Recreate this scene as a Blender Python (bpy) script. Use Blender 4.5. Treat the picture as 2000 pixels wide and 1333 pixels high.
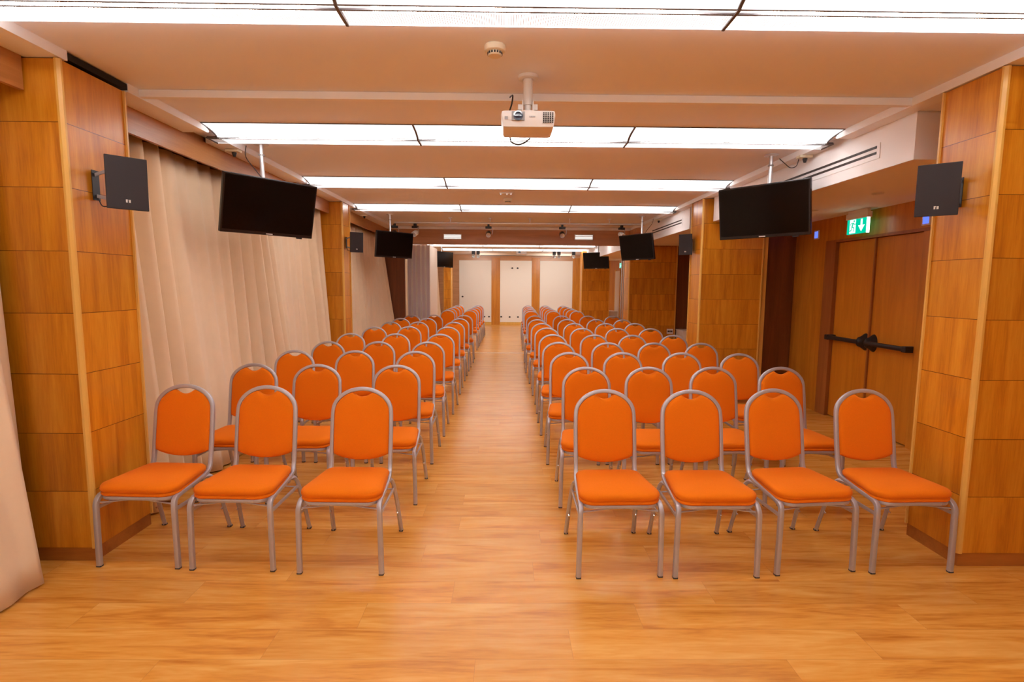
import bpy, bmesh, math, random
from mathutils import Vector, Matrix
PI = math.pi
rng = random.Random(7)
for o in list(bpy.data.objects): bpy.data.objects.remove(o)
SC = bpy.context.scene
COL = SC.collection

# ------------------------------------------------------------------ camera, world, exposure
def setup_camera():
    F_PX, PITCH, ROLL, YAW, H = 1030.0, 0.10528958, 0.00732107, 0.01043216, 1.53767
    cy, sy, cp, sp = math.cos(YAW), math.sin(YAW), math.cos(PITCH), math.sin(PITCH)
    fwd = Vector((sy*cp, cy*cp, -sp)); right = Vector((cy, -sy, 0)); up = right.cross(fwd)
    c, s = math.cos(ROLL), math.sin(ROLL)
    r2 = c*right + s*up; u2 = -s*right + c*up
    cam = bpy.data.cameras.new('camera'); ob = bpy.data.objects.new('camera', cam); COL.objects.link(ob)
    m = Matrix((r2, u2, -fwd)).transposed().to_4x4(); m.translation = Vector((0, 0, H))
    ob.matrix_world = m
    cam.sensor_width = 36.0; cam.lens = F_PX/2000.0*36.0; cam.clip_start = 0.05; cam.clip_end = 100
    SC.camera = ob
setup_camera()
w = bpy.data.worlds.new('world'); SC.world = w; w.use_nodes = True
w.node_tree.nodes['Background'].inputs[0].default_value = (1.0, 0.86, 0.76, 1)
w.node_tree.nodes['Background'].inputs[1].default_value = 0.3
SC.view_settings.view_transform = 'Standard'
SC.view_settings.look = 'None'
SC.view_settings.gamma = 1.0
SC.view_settings.use_curve_mapping = False
SC.view_settings.exposure = 0.5
TUBE_STRENGTH = 46.0
LOUVRE_STRENGTH = 0.8
DIFFUSER_STRENGTH = 1.4

# ------------------------------------------------------------------ materials
MATS = {}
def new_mat(name):
    m = bpy.data.materials.new(name); m.use_nodes = True
    nt = m.node_tree; b = nt.nodes['Principled BSDF']
    MATS[name] = m
    return m, nt, b
def N(nt, typ, **kw):
    n = nt.nodes.new(typ)
    for k, v in kw.items(): setattr(n, k, v)
    return n
def L(nt, a, b): nt.links.new(a, b)
def plain(name, col, rough=0.5, metal=0.0, spec=0.5, noise=0.04, scale=20.0, bump=0.0, sheen=0.0):
    m, nt, b = new_mat(name)
    tc = N(nt, 'ShaderNodeTexCoord'); nz = N(nt, 'ShaderNodeTexNoise'); nz.inputs['Scale'].default_value = scale
    nz.inputs['Detail'].default_value = 3
    L(nt, tc.outputs['Object'], nz.inputs['Vector'])
    r = N(nt, 'ShaderNodeMapRange'); r.inputs['To Min'].default_value = 1-noise; r.inputs['To Max'].default_value = 1+noise
    L(nt, nz.outputs['Fac'], r.inputs['Value'])
    mx = N(nt, 'ShaderNodeVectorMath', operation='SCALE'); mx.inputs[0].default_value = col[:3]
    L(nt, r.outputs[0], mx.inputs['Scale']); L(nt, mx.outputs[0], b.inputs['Base Color'])
    b.inputs['Roughness'].default_value = rough; b.inputs['Metallic'].default_value = metal
    b.inputs['Specular IOR Level'].default_value = spec
    if sheen: b.inputs['Sheen Weight'].default_value = sheen
    if bump:
        bp = N(nt, 'ShaderNodeBump'); bp.inputs['Strength'].default_value = bump; bp.inputs['Distance'].default_value = 0.002
        L(nt, nz.outputs['Fac'], bp.inputs['Height']); L(nt, bp.outputs[0], b.inputs['Normal'])
    return m
def emit(name, col, strength, transp=0.0):
    m, nt, b = new_mat(name)
    out = nt.nodes['Material Output']; nt.nodes.remove(b)
    e = N(nt, 'ShaderNodeEmission'); e.inputs[0].default_value = (*col, 1); e.inputs[1].default_value = strength
    if transp:
        t = N(nt, 'ShaderNodeBsdfTransparent'); mx = N(nt, 'ShaderNodeMixShader'); mx.inputs[0].default_value = transp
        L(nt, e.outputs[0], mx.inputs[1]); L(nt, t.outputs[0], mx.inputs[2]); L(nt, mx.outputs[0], out.inputs[0])
    else: L(nt, e.outputs[0], out.inputs[0])
    return m
def wood(name, c_dark, c_mid, c_light, rough=0.35, seam=0.0, seam0=0.0, grain_axis='Z', spec=0.5, coat=0.0):
    """veneer: long grain streaks along one axis; optional dark panel joints every `seam` metres of height"""
    m, nt, b = new_mat(name)
    geo = N(nt, 'ShaderNodeNewGeometry')
    sep = N(nt, 'ShaderNodeSeparateXYZ'); L(nt, geo.outputs['Position'], sep.inputs[0])
    tone = None
    pos = geo.outputs['Position']
    if seam:
        a = N(nt, 'ShaderNodeMath', operation='SUBTRACT'); L(nt, sep.outputs['Z'], a.inputs[0]); a.inputs[1].default_value = seam0
        d = N(nt, 'ShaderNodeMath', operation='DIVIDE'); L(nt, a.outputs[0], d.inputs[0]); d.inputs[1].default_value = seam
        fl = N(nt, 'ShaderNodeMath', operation='FLOOR'); L(nt, d.outputs[0], fl.inputs[0])
        fr = N(nt, 'ShaderNodeMath', operation='FRACT'); L(nt, d.outputs[0], fr.inputs[0])
        pp = N(nt, 'ShaderNodeMath', operation='PINGPONG'); L(nt, fr.outputs[0], pp.inputs[0]); pp.inputs[1].default_value = 0.5
        lt = N(nt, 'ShaderNodeMath', operation='LESS_THAN'); L(nt, pp.outputs[0], lt.inputs[0]); lt.inputs[1].default_value = 0.0016/seam
        wn = N(nt, 'ShaderNodeTexWhiteNoise', noise_dimensions='1D'); L(nt, fl.outputs[0], wn.inputs['W'])
        off = N(nt, 'ShaderNodeVectorMath', operation='SCALE'); L(nt, wn.outputs['Color'], off.inputs[0]); off.inputs['Scale'].default_value = 7.0
        add = N(nt, 'ShaderNodeVectorMath', operation='ADD'); L(nt, geo.outputs['Position'], add.inputs[0]); L(nt, off.outputs[0], add.inputs[1])
        pos = add.outputs[0]; tone = wn.outputs['Value']; seamfac = lt.outputs[0]
    mp = N(nt, 'ShaderNodeMapping'); L(nt, pos, mp.inputs[0])
    s = {'Z': (1, 1, .07), 'X': (.07, 1, 1), 'Y': (1, .07, 1)}[grain_axis]
    mp.inputs['Scale'].default_value = s
    n1 = N(nt, 'ShaderNodeTexNoise'); n1.inputs['Scale'].default_value = 16; n1.inputs['Detail'].default_value = 6; n1.inputs['Distortion'].default_value = 0.6
    n2 = N(nt, 'ShaderNodeTexNoise'); n2.inputs['Scale'].default_value = 140; n2.inputs['Detail'].default_value = 3
    L(nt, mp.outputs[0], n1.inputs['Vector']); L(nt, mp.outputs[0], n2.inputs['Vector'])
    mixf = N(nt, 'ShaderNodeMath', operation='MULTIPLY_ADD'); L(nt, n2.outputs['Fac'], mixf.inputs[0]); mixf.inputs[1].default_value = 0.28
    sc = N(nt, 'ShaderNodeMath', operation='MULTIPLY'); L(nt, n1.outputs['Fac'], sc.inputs[0]); sc.inputs[1].default_value = 0.72
    L(nt, sc.outputs[0], mixf.inputs[2])
    cr = N(nt, 'ShaderNodeValToRGB'); L(nt, mixf.outputs[0], cr.inputs[0])
    cr.color_ramp.elements[0].position = 0.33; cr.color_ramp.elements[0].color = (*c_dark, 1)
    cr.color_ramp.elements[1].position = 0.68; cr.color_ramp.elements[1].color = (*c_light, 1)
    e = cr.color_ramp.elements.new(0.5); e.color = (*c_mid, 1)
    col = cr.outputs[0]
    if tone:
        mr = N(nt, 'ShaderNodeMapRange'); L(nt, tone, mr.inputs['Value']); mr.inputs['To Min'].default_value = 0.93; mr.inputs['To Max'].default_value = 1.07
        v = N(nt, 'ShaderNodeVectorMath', operation='SCALE'); L(nt, col, v.inputs[0]); L(nt, mr.outputs[0], v.inputs['Scale'])
        mx = N(nt, 'ShaderNodeMix', data_type='RGBA'); L(nt, seamfac, mx.inputs[0]); L(nt, v.outputs[0], mx.inputs[6])
        mx.inputs[7].default_value = (c_dark[0]*.25, c_dark[1]*.2, c_dark[2]*.2, 1)
        col = mx.outputs[2]
    L(nt, col, b.inputs['Base Color'])
    b.inputs['Roughness'].default_value = rough; b.inputs['Specular IOR Level'].default_value = spec
    if coat: b.inputs['Coat Weight'].default_value = coat; b.inputs['Coat Roughness'].default_value = 0.15
    return m
def floor_mat():
    m, nt, b = new_mat('laminate_floor')
    geo = N(nt, 'ShaderNodeNewGeometry')
    br = N(nt, 'ShaderNodeTexBrick'); br.offset = 0.0; br.offset_frequency = 2
    for k, v in (('Scale', 1.0), ('Mortar Size', 0.0007), ('Mortar Smooth', 0.1), ('Bias', 0.0), ('Brick Width', 1.29), ('Row Height', 0.193)):
        br.inputs[k].default_value = v
    br.inputs['Color1'].default_value = (0, 0, 0, 1); br.inputs['Color2'].default_value = (1, 1, 1, 1); br.inputs['Mortar'].default_value = (.5, .5, .5, 1)
    mp0 = N(nt, 'ShaderNodeMapping'); mp0.inputs['Location'].default_value = (0.52, 0.096, 0)
    L(nt, geo.outputs['Position'], mp0.inputs[0])
    s3 = N(nt, 'ShaderNodeSeparateXYZ'); L(nt, mp0.outputs[0], s3.inputs[0])
    rw = N(nt, 'ShaderNodeMath', operation='DIVIDE'); L(nt, s3.outputs['Y'], rw.inputs[0]); rw.inputs[1].default_value = 0.193
    rf = N(nt, 'ShaderNodeMath', operation='FLOOR'); L(nt, rw.outputs[0], rf.inputs[0])
    wn = N(nt, 'ShaderNodeTexWhiteNoise', noise_dimensions='1D'); L(nt, rf.outputs[0], wn.inputs['W'])
    ax = N(nt, 'ShaderNodeMath', operation='MULTIPLY_ADD'); L(nt, wn.outputs['Value'], ax.inputs[0]); ax.inputs[1].default_value = 1.29; L(nt, s3.outputs['X'], ax.inputs[2])
    cb = N(nt, 'ShaderNodeCombineXYZ'); L(nt, ax.outputs[0], cb.inputs['X']); L(nt, s3.outputs['Y'], cb.inputs['Y']); L(nt, cb.outputs[0], br.inputs['Vector'])
    off = N(nt, 'ShaderNodeVectorMath', operation='SCALE'); L(nt, br.outputs['Color'], off.inputs[0]); off.inputs['Scale'].default_value = 9.0
    add = N(nt, 'ShaderNodeVectorMath', operation='ADD'); L(nt, geo.outputs['Position'], add.inputs[0]); L(nt, off.outputs[0], add.inputs[1])
    mp = N(nt, 'ShaderNodeMapping'); L(nt, add.outputs[0], mp.inputs[0]); mp.inputs['Scale'].default_value = (.11, 1, 1)
    n1 = N(nt, 'ShaderNodeTexNoise'); n1.inputs['Scale'].default_value = 13; n1.inputs['Detail'].default_value = 6; n1.inputs['Distortion'].default_value = 1.1
    n2 = N(nt, 'ShaderNodeTexNoise'); n2.inputs['Scale'].default_value = 90; n2.inputs['Detail'].default_value = 3
    L(nt, mp.outputs[0], n1.inputs['Vector']); L(nt, mp.outputs[0], n2.inputs['Vector'])
    a = N(nt, 'ShaderNodeMath', operation='MULTIPLY'); L(nt, n2.outputs['Fac'], a.inputs[0]); a.inputs[1].default_value = 0.25
    c = N(nt, 'ShaderNodeMath', operation='MULTIPLY_ADD'); L(nt, n1.outputs['Fac'], c.inputs[0]); c.inputs[1].default_value = 0.75; L(nt, a.outputs[0], c.inputs[2])
    cr = N(nt, 'ShaderNodeValToRGB'); L(nt, c.outputs[0], cr.inputs[0])
    cr.color_ramp.elements[0].position = 0.30; cr.color_ramp.elements[0].color = (.50, .165, .020, 1)
    cr.color_ramp.elements[1].position = 0.70; cr.color_ramp.elements[1].color = (.82, .44, .115, 1)
    e = cr.color_ramp.elements.new(0.48); e.color = (.71, .31, .048, 1)
    mr = N(nt, 'ShaderNodeMapRange'); L(nt, br.outputs['Color'], mr.inputs['Value']); mr.inputs['To Min'].default_value = .93; mr.inputs['To Max'].default_value = 1.05
    v = N(nt, 'ShaderNodeVectorMath', operation='SCALE'); L(nt, cr.outputs[0], v.inputs[0]); L(nt, mr.outputs[0], v.inputs['Scale'])
    mx = N(nt, 'ShaderNodeMix', data_type='RGBA'); L(nt, br.outputs['Fac'], mx.inputs[0]); L(nt, v.outputs[0], mx.inputs[6]); mx.inputs[7].default_value = (.48, .20, .05, 1)
    L(nt, mx.outputs[2], b.inputs['Base Color'])
    b.inputs['Roughness'].default_value = 0.27; b.inputs['Specular IOR Level'].default_value = 0.5
    return m
floor_mat()
wood('veneer', (.45, .140, .005), (.60, .218, .010), (.70, .300, .023), rough=.30, seam=.3245, seam0=.0755)
wood('veneer_plain', (.45, .150, .009), (.54, .195, .014), (.62, .25, .025), rough=.32)
wood('veneer_beam', (.46, .22, .09), (.53, .265, .12), (.60, .31, .15), rough=.35, grain_axis='X')
wood('veneer_pelmet', (.38, .15, .035), (.45, .185, .05), (.52, .225, .07), rough=.35, grain_axis='Y')
wood('edge_wood', (.70, .38, .07), (.76, .43, .09), (.80, .48, .12), rough=.35)
wood('plinth_wood', (.32, .10, .012), (.38, .125, .016), (.44, .155, .022), rough=.4, grain_axis='X')
wood('door_wood', (.50, .165, .008), (.57, .20, .012), (.63, .24, .018), rough=.35)
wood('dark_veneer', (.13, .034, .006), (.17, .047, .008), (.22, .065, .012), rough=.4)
wood('frame_wood', (.28, .085, .018), (.33, .105, .022), (.38, .13, .03), rough=.4)
plain('ceiling_paint', (.90, .89, .93), .8, noise=.01, scale=2)
plain('white_trim', (.93, .93, .95), .55, noise=.01, scale=3)
plain('bulkhead_paint', (.90, .87, .87), .7, noise=.01, scale=3)
plain('wall_paint', (.75, .66, .58), .8, noise=.02, scale=4)
plain('panel_white', (.86, .80, .72), .5, noise=.01, scale=3)
plain('track_gap_shade', (.006, .005, .005), .7)
plain('lilac_panel', (.58, .50, .53), .45, noise=.03, scale=8)
plain('lilac_dark', (.16, .12, .13), .5)
plain('cream_panel', (.80, .70, .58), .5, noise=.01)
plain('aluminium', (.55, .55, .58), .32, metal=.85, noise=.03, scale=40)
plain('silver_paint', (.50, .49, .54), .36, metal=.5, noise=.04, scale=60)
plain('pole_metal', (.70, .70, .72), .28, metal=.8, noise=.03)
plain('orange_fabric', (.78, .175, .003), .9, noise=.10, scale=260, bump=.25, spec=.15, sheen=.03)
plain('foot_rubber', (.05, .045, .045), .7)
plain('steel_pin', (.8, .8, .82), .2, metal=.9)
plain('curtain_fabric', (.85, .675, .47), .9, noise=.04, scale=12, spec=.15, sheen=.2)
plain('black_plastic', (.014, .011, .012), .42, noise=.05)
plain('speaker_cloth', (.022, .016, .018), .7, noise=.15, scale=300)
plain('tv_screen', (.003, .002, .002), .14, noise=0, spec=.22)
plain('tv_bezel', (.012, .010, .011), .25)
plain('logo_silver', (.75, .72, .68), .3, metal=.3)
plain('white_plastic', (.82, .78, .74), .4, noise=.02)
plain('cream_plastic', (.82, .74, .56), .45, noise=.02)
plain('grey_plastic', (.35, .33, .33), .5)
plain('fixture_metal', (.13, .11, .11), .5)
plain('dark_lens', (.02, .03, .06), .05, spec=.8)
plain('slot_dark', (.03, .018, .014), .6)
plain('brushed_threshold', (.85, .72, .58), .3, metal=.3)
emit('tube_glow', (1, .98, .955), TUBE_STRENGTH)
emit('diffuser_glow', (1, .955, .935), DIFFUSER_STRENGTH, .07)
emit('ceiling_fill_glow', (1, .955, .935), 3.0)
emit('exit_green', (.0, .46, .27), 1.0)
emit('exit_white', (.75, 1.0, .97), 1.0)
emit('sign_edge_glow', (.85, 1.0, .9), 2.0)
emit('lamp_white', (1, .93, .88), .75)
emit('blue_glow', (.10, .16, .9), 1.2)
def louvre_mat():
    m, nt, b = new_mat('louvre_glow')
    out = nt.nodes['Material Output']; nt.nodes.remove(b)
    geo = N(nt, 'ShaderNodeNewGeometry'); sep = N(nt, 'ShaderNodeSeparateXYZ'); L(nt, geo.outputs['Position'], sep.inputs[0])
    def pat(sock, pitch, th):
        d = N(nt, 'ShaderNodeMath', operation='DIVIDE'); L(nt, sock, d.inputs[0]); d.inputs[1].default_value = pitch
        f = N(nt, 'ShaderNodeMath', operation='FRACT'); L(nt, d.outputs[0], f.inputs[0])
        l = N(nt, 'ShaderNodeMath', operation='LESS_THAN'); L(nt, f.outputs[0], l.inputs[0]); l.inputs[1].default_value = th
        return l.outputs[0]
    a = pat(sep.outputs['X'], .0105, .26); c = pat(sep.outputs['Y'], .0105, .14)
    mxm = N(nt, 'ShaderNodeMath', operation='MAXIMUM'); L(nt, a, mxm.inputs[0]); L(nt, c, mxm.inputs[1])
    dd = N(nt, 'ShaderNodeBsdfDiffuse'); dd.inputs[0].default_value = (.72, .66, .64, 1)
    e = N(nt, 'ShaderNodeEmission'); e.inputs[0].default_value = (1, .94, .91, 1); e.inputs[1].default_value = LOUVRE_STRENGTH*.12
    ad = N(nt, 'ShaderNodeAddShader'); L(nt, dd.outputs[0], ad.inputs[0]); L(nt, e.outputs[0], ad.inputs[1])
    e2 = N(nt, 'ShaderNodeEmission'); e2.inputs[0].default_value = (1, .94, .91, 1); e2.inputs[1].default_value = LOUVRE_STRENGTH
    t = N(nt, 'ShaderNodeBsdfTransparent'); m1 = N(nt, 'ShaderNodeMixShader'); m1.inputs[0].default_value = .75
    L(nt, e2.outputs[0], m1.inputs[1]); L(nt, t.outputs[0], m1.inputs[2])
    m2 = N(nt, 'ShaderNodeMixShader'); L(nt, mxm.outputs[0], m2.inputs[0]); L(nt, m1.outputs[0], m2.inputs[1]); L(nt, ad.outputs[0], m2.inputs[2])
    L(nt, m2.outputs[0], out.inputs[0])
louvre_mat()
M = MATS

# ------------------------------------------------------------------ mesh helpers
def BM(): return bmesh.new()
def add_box(bm, lo, hi, mat=None, bevel=0.0):
    """axis-aligned box from corner lo to corner hi, optional transform"""
    vs = [bm.verts.new((x, y, z)) for x in (lo[0], hi[0]) for y in (lo[1], hi[1]) for z in (lo[2], hi[2])]
    fs = [(0,1,3,2),(4,6,7,5),(0,4,5,1),(2,3,7,6),(0,2,6,4),(1,5,7,3)]
    faces = [bm.faces.new([vs[i] for i in f]) for f in fs]
    if bevel:
        es = list({e for f in faces for e in f.edges})
        r = bmesh.ops.bevel(bm, geom=es, offset=bevel, segments=2, profile=.6, affect='EDGES')
        vs = list({v for f in r['faces'] for v in f.verts} | {v for v in vs if v.is_valid})
    if mat is not None:
        for v in vs: v.co = mat @ v.co
    return vs
def cyl(bm, p0, p1, r0, r1=None, n=16, caps=True):
    p0, p1 = Vector(p0), Vector(p1); r1 = r0 if r1 is None else r1
    d = (p1-p0).normalized(); a = d.orthogonal().normalized(); b = d.cross(a)
    A = [bm.verts.new(p0 + (a*math.cos(t)+b*math.sin(t))*r0) for t in [2*PI*i/n for i in range(n)]]
    B = [bm.verts.new(p1 + (a*math.cos(t)+b*math.sin(t))*r1) for t in [2*PI*i/n for i in range(n)]]
    for i in range(n): bm.faces.new([A[i], A[(i+1)%n], B[(i+1)%n], B[i]])
    if caps: bm.faces.new(A[::-1]); bm.faces.new(B)
def lathe(bm, prof, n=24, mat=None):
    """prof: list of (radius, z)"""
    rings = []
    for r, z in prof:
        if r < 1e-6: v = Vector((0, 0, z)); rings.append([bm.verts.new(mat @ v if mat else v)])
        else:
            ring = []
            for i in range(n):
                v = Vector((r*math.cos(2*PI*i/n), r*math.sin(2*PI*i/n), z)); ring.append(bm.verts.new(mat @ v if mat else v))
            rings.append(ring)
    for A, B in zip(rings, rings[1:]):
        if len(A) == 1 and len(B) == 1: continue
        for i in range(n):
            j = (i+1) % n
            if len(A) == 1: bm.faces.new([A[0], B[j], B[i]])
            elif len(B) == 1: bm.faces.new([A[i], A[j], B[0]])
            else: bm.faces.new([A[i], A[j], B[j], B[i]])
def smooth_path(pts, sub=5):
    P = [Vector(p) for p in pts]; out = []
    for i in range(len(P)-1):
        p0 = P[max(i-1, 0)]; p1 = P[i]; p2 = P[i+1]; p3 = P[min(i+2, len(P)-1)]
        for k in range(sub):
            t = k/sub
            out.append(0.5*((2*p1) + (-p0+p2)*t + (2*p0-5*p1+4*p2-p3)*t*t + (-p0+3*p1-3*p2+p3)*t**3))
    out.append(P[-1]); return out
def sweep(bm, path, w, h, side=(1, 0, 0), rnd=.26, caps=True, n_c=2):
    """rounded rectangular tube; `side` is the direction the width w is measured in at the start"""
    P = [Vector(p) for p in path]; rings = []
    s = Vector(side).normalized()
    sec = []
    r = min(w, h)*rnd
    for cx, cy, a0 in ((w/2-r, h/2-r, 0), (-w/2+r, h/2-r, PI/2), (-w/2+r, -h/2+r, PI), (w/2-r, -h/2+r, 1.5*PI)):
        for k in range(n_c+1):
            a = a0 + PI/2*k/n_c; sec.append((cx+r*math.cos(a), cy+r*math.sin(a)))
    for i, p in enumerate(P):
        t = (P[min(i+1, len(P)-1)]-P[max(i-1, 0)]).normalized()
        s = (s - t*s.dot(t)).normalized(); u = t.cross(s)
        rings.append([bm.verts.new(p + s*a + u*b) for a, b in sec])
    n = len(sec)
    for A, B in zip(rings, rings[1:]):
        for i in range(n): bm.faces.new([A[i], A[(i+1)%n], B[(i+1)%n], B[i]])
    if caps: bm.faces.new(rings[0][::-1]); bm.faces.new(rings[-1])
def prism(bm, poly, axis, a, b):
    """extrude polygon (list of 2D) between a and b along axis: 'X' poly=(y,z); 'Y' poly=(x,z); 'Z' poly=(x,y)"""
    def P(u, v, t): return {'X': (t, u, v), 'Y': (u, t, v), 'Z': (u, v, t)}[axis]
    A = [bm.verts.new(P(u, v, a)) for u, v in poly]; B = [bm.verts.new(P(u, v, b)) for u, v in poly]
    n = len(poly)
    for i in range(n): bm.faces.new([A[i], A[(i+1)%n], B[(i+1)%n], B[i]])
    bm.faces.new(A[::-1]); bm.faces.new(B)
def obj(name, bm, mat, parent=None, smooth=False, loc=None):
    bmesh.ops.recalc_face_normals(bm, faces=bm.faces)
    me = bpy.data.meshes.new(name); bm.to_mesh(me); bm.free()
    if smooth:
        me.shade_smooth()
        if hasattr(me, 'set_sharp_from_angle'): me.set_sharp_from_angle(angle=math.radians(38))
    me.materials.append(M[mat] if isinstance(mat, str) else mat)
    o = bpy.data.objects.new(name, me); COL.objects.link(o)
    if parent: o.parent = parent
    if loc: o.location = loc
    return o
def tag(o, label, cat, group=None):
    o['label'] = label; o['category'] = cat
    if group: o['group'] = group
    return o
def thing(name, label, cat, loc=(0, 0, 0), rot=(0, 0, 0), group=None):
    o = bpy.data.objects.new(name, None); COL.objects.link(o); o.location = loc; o.rotation_euler = rot
    o.empty_display_size = .1
    return tag(o, label, cat, group)
def struct(name, bm, mat, smooth=False):
    o = obj(name, bm, mat, smooth=smooth); o['kind'] = 'structure'; return o
def dup(root, loc, rotz, label, group=None):
    r = root.copy(); COL.objects.link(r); r.location = loc; r.rotation_euler = (0, 0, rotz); r['label'] = label
    if group: r['group'] = group
    for ch in list(root.children):
        c = ch.copy(); COL.objects.link(c); c.parent = r
        for g in list(ch.children):
            d = g.copy(); COL.objects.link(d); d.parent = c
    return r
def sbox(name, lo, hi, mat, bevel=0):
    bm = BM(); add_box(bm, lo, hi, bevel=bevel); return struct(name, bm, mat)

# ------------------------------------------------------------------ room shell
ZC = 2.71; ZB = 2.66; XL = -2.25; XR = 2.5; YB = -4.0; YF = 20.62
sbox('floor', (-3.1, YB, -.1), (4.3, YF+.2, 0), 'laminate_floor')
sbox('ceiling', (-3.1, YB, ZC), (4.3, YF+.2, ZC+.12), 'ceiling_paint')
sbox('wall_left', (-3.1, YB, 0), (-3.0, YF+.2, ZC), 'wall_paint')
sbox('wall_behind', (-3.0, YB-.1, 0), (4.2, YB, ZC), 'wall_paint')
# wall with the exit door: right wall, with an opening for the door
bm = BM()
XW = 3.86; D0, D1, DH = 4.93, 6.22, 2.065
add_box(bm, (XW, YB, 0), (XW+.3, D0, ZC)); add_box(bm, (XW, D1+.12, 0), (XW+.3, YF, ZC)); add_box(bm, (XW, D0, DH+.02), (XW+.3, D1+.12, ZC))
struct('wall_right', bm, 'veneer_plain')
# far wall
sbox('wall_far', (-3.0, YF, 0), (4.2, YF+.15, ZC), 'veneer_beam')
# floor threshold strip between the two halves
bm = BM(); prism(bm, [(11.90, 0.0), (11.905, .004), (11.935, .004), (11.94, 0.0)], 'X', -2.9, 3.8)
struct('trim_1', bm, 'brushed_threshold')

# side boards of the ceiling field, cut by the curve of each light trough
ROWS = [(-3.44, -1.67), (-1.51, .26), (.415, 2.175), (2.42, 4.14), (4.41, 6.06), (6.335, 8.0), (8.27, 10.85)]  # (board start, board end) along the hall
def board_poly(y0, y1, curved=True):
    if not curved: return [(y0, ZC), (y0, ZB), (y1, ZB), (y1, ZC)]
    return [(y0, ZC), (y0, ZB), (y1-.03, ZB), (y1-.008, ZB+.006), (y1, ZB+.016), (y1-.015, ZB+.027), (y1-.05, ZB+.037), (y1-.09, ZB+.044), (y1-.15, ZC)]
bm = BM()
for y0, y1 in ROWS:
    segs = [(y0, y1)]
    if y0 < 2.85 < y1: segs = [(y0, 2.85), (3.285, y1)]
    for a, b in segs:
        curved = (b == y1) and b < 10
        pl = board_poly(a, b, curved)
        prism(bm, pl, 'X', XL-.18, XL)
struct('trim_2', bm, 'white_trim')
bm = BM()
for y0, y1 in ROWS:
    prism(bm, board_poly(y0, y1, y1 < 10), 'X', XR, XR+.11)
struct('trim_3', bm, 'white_trim')
bm = BM(); add_box(bm, (XR+.11, YB, ZB), (XW, 3.46, ZC-.001)); struct('trim_4', bm, 'bulkhead_paint')
# thin cross batten under the ceiling
bm = BM(); add_box(bm, (XL, 3.375, 2.664), (XR, 3.415, ZC-.001), bevel=.003); struct('trim_5', bm, 'white_trim')
# black box: track plus the gap's painted shade, above the first left column
bm = BM(); add_box(bm, (XL-.18, 2.852, ZB+.010), (XL-.004, 3.283, ZC-.006)); struct('trim_6', bm, 'track_gap_shade')
# pelmets over the curtains
PZ0 = 2.495
for i, (a, b) in enumerate([(YB, 2.788), (3.272, 7.36), (7.73, 10.84), (11.1, 19.0)]):
    bm = BM(); add_box(bm, (-2.455, a, PZ0), (-2.43, b, ZB+.001)); add_box(bm, (-2.455, a, ZB-.012), (-2.99, b, ZC-.001))
    struct('trim_%d' % (7+i), bm, 'veneer_pelmet')
# lowered bulkheads on the right with the air slots
XK = 2.61; ZK = 2.362
def bulkhead(i, y0, y1):
    bm = BM(); add_box(bm, (XK, y0, ZK), (XW-.001, y1, ZC-.002)); return struct('trim_%d' % i, bm, 'bulkhead_paint')
bulkhead(11, 3.47, 6.78); bulkhead(12, 7.66, 10.84); bulkhead(13, 11.51, 17.39)
def air_slot(y0, y1, label):
    t = thing('air_slot_grille', label, 'vent', (XK, (y0+y1)/2, 2.49), group='linear air grilles on the bulkhead')
    h = (y1-y0)/2
    bm = BM(); add_box(bm, (-.004, -h-.03, -.045), (.0, h+.03, .062)); obj('frame', bm, 'bulkhead_paint', t)
    for z in (-.003, .037):
        bm = BM(); add_box(bm, (-.0055, -h, z-.009), (-.002, h, z+.009)); obj('slot', bm, 'slot_dark', t)
air_slot(3.82, 5.4, 'linear air grille with two dark slots behind the nearest right television')
air_slot(8.0, 9.6, 'small air grille with two dark slots above the second right loudspeaker')
# cross beam between the two halves of the hall
bm = BM(); add_box(bm, (-2.98, 10.85, 2.36), (2.62, 11.02, ZC-.003)); struct('trim_14', bm, 'veneer_beam')
bm = BM(); add_box(bm, (-2.98, 10.835, 2.655), (2.5, 10.85, ZC-.004)); struct('trim_15', bm, 'white_trim')
bm = BM(); add_box(bm, (2.49, 10.3, 2.56), (2.605, 10.845, ZB-.002)); struct('trim_16', bm, 'veneer_beam')
# partition pocket wall on the left and dark wall beside the second right column
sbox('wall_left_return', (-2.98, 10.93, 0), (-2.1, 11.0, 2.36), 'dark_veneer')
sbox('wall_right_recess', (3.503, 10.95, 0), (XW-.001, 11.0, ZK-.001), 'dark_veneer')  # dark sheet across the deep recess, its darkness put into the colour
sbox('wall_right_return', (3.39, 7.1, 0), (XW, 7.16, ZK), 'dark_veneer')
bm = BM(); add_box(bm, (3.325, 6.9, .0), (3.388, 7.12, ZK-.001)); struct('trim_17', bm, 'edge_wood')
# far wall panels (white boards with sockets) and skirting
def port(parent, x, z, w=.05, h=.035):
    bm = BM(); cyl(bm, (x, -.014, z), (x, -.001, z), w*.62, n=14); add_box(bm, (x-w*.8, -.010, z-h*.5), (x+w*.8, -.001, z+h*.1)); obj('socket', bm, 'black_plastic', parent)
def far_panel(x0, x1, label, ports):
    t = thing('wall_panel', label, 'wall panel', ((x0+x1)/2, YF-.03, 0), group='white panels on the far wall')
    bm = BM(); add_box(bm, (x0-(x0+x1)/2, 0, .105), (x1-(x0+x1)/2, .029, 2.485), bevel=.003); obj('board', bm, 'panel_white', t)
    for px, pz in ports: port(t, px-(x0+x1)/2, pz)
far_panel(-1.85, -.60, 'left of the three white panels on the far wall', [(-1.72, 1.09), (-.872, .31), (-.69, .31)])
far_panel(-.265, .965, 'middle white panel on the far wall with two dark sockets near its top', [(-.215, .314), (.118, .306), (.44, .308), (.204, 2.2), (.412, 2.2)])
far_panel(1.28, 2.545, 'right of the three white panels on the far wall, nearest the wooden column', [])
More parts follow.
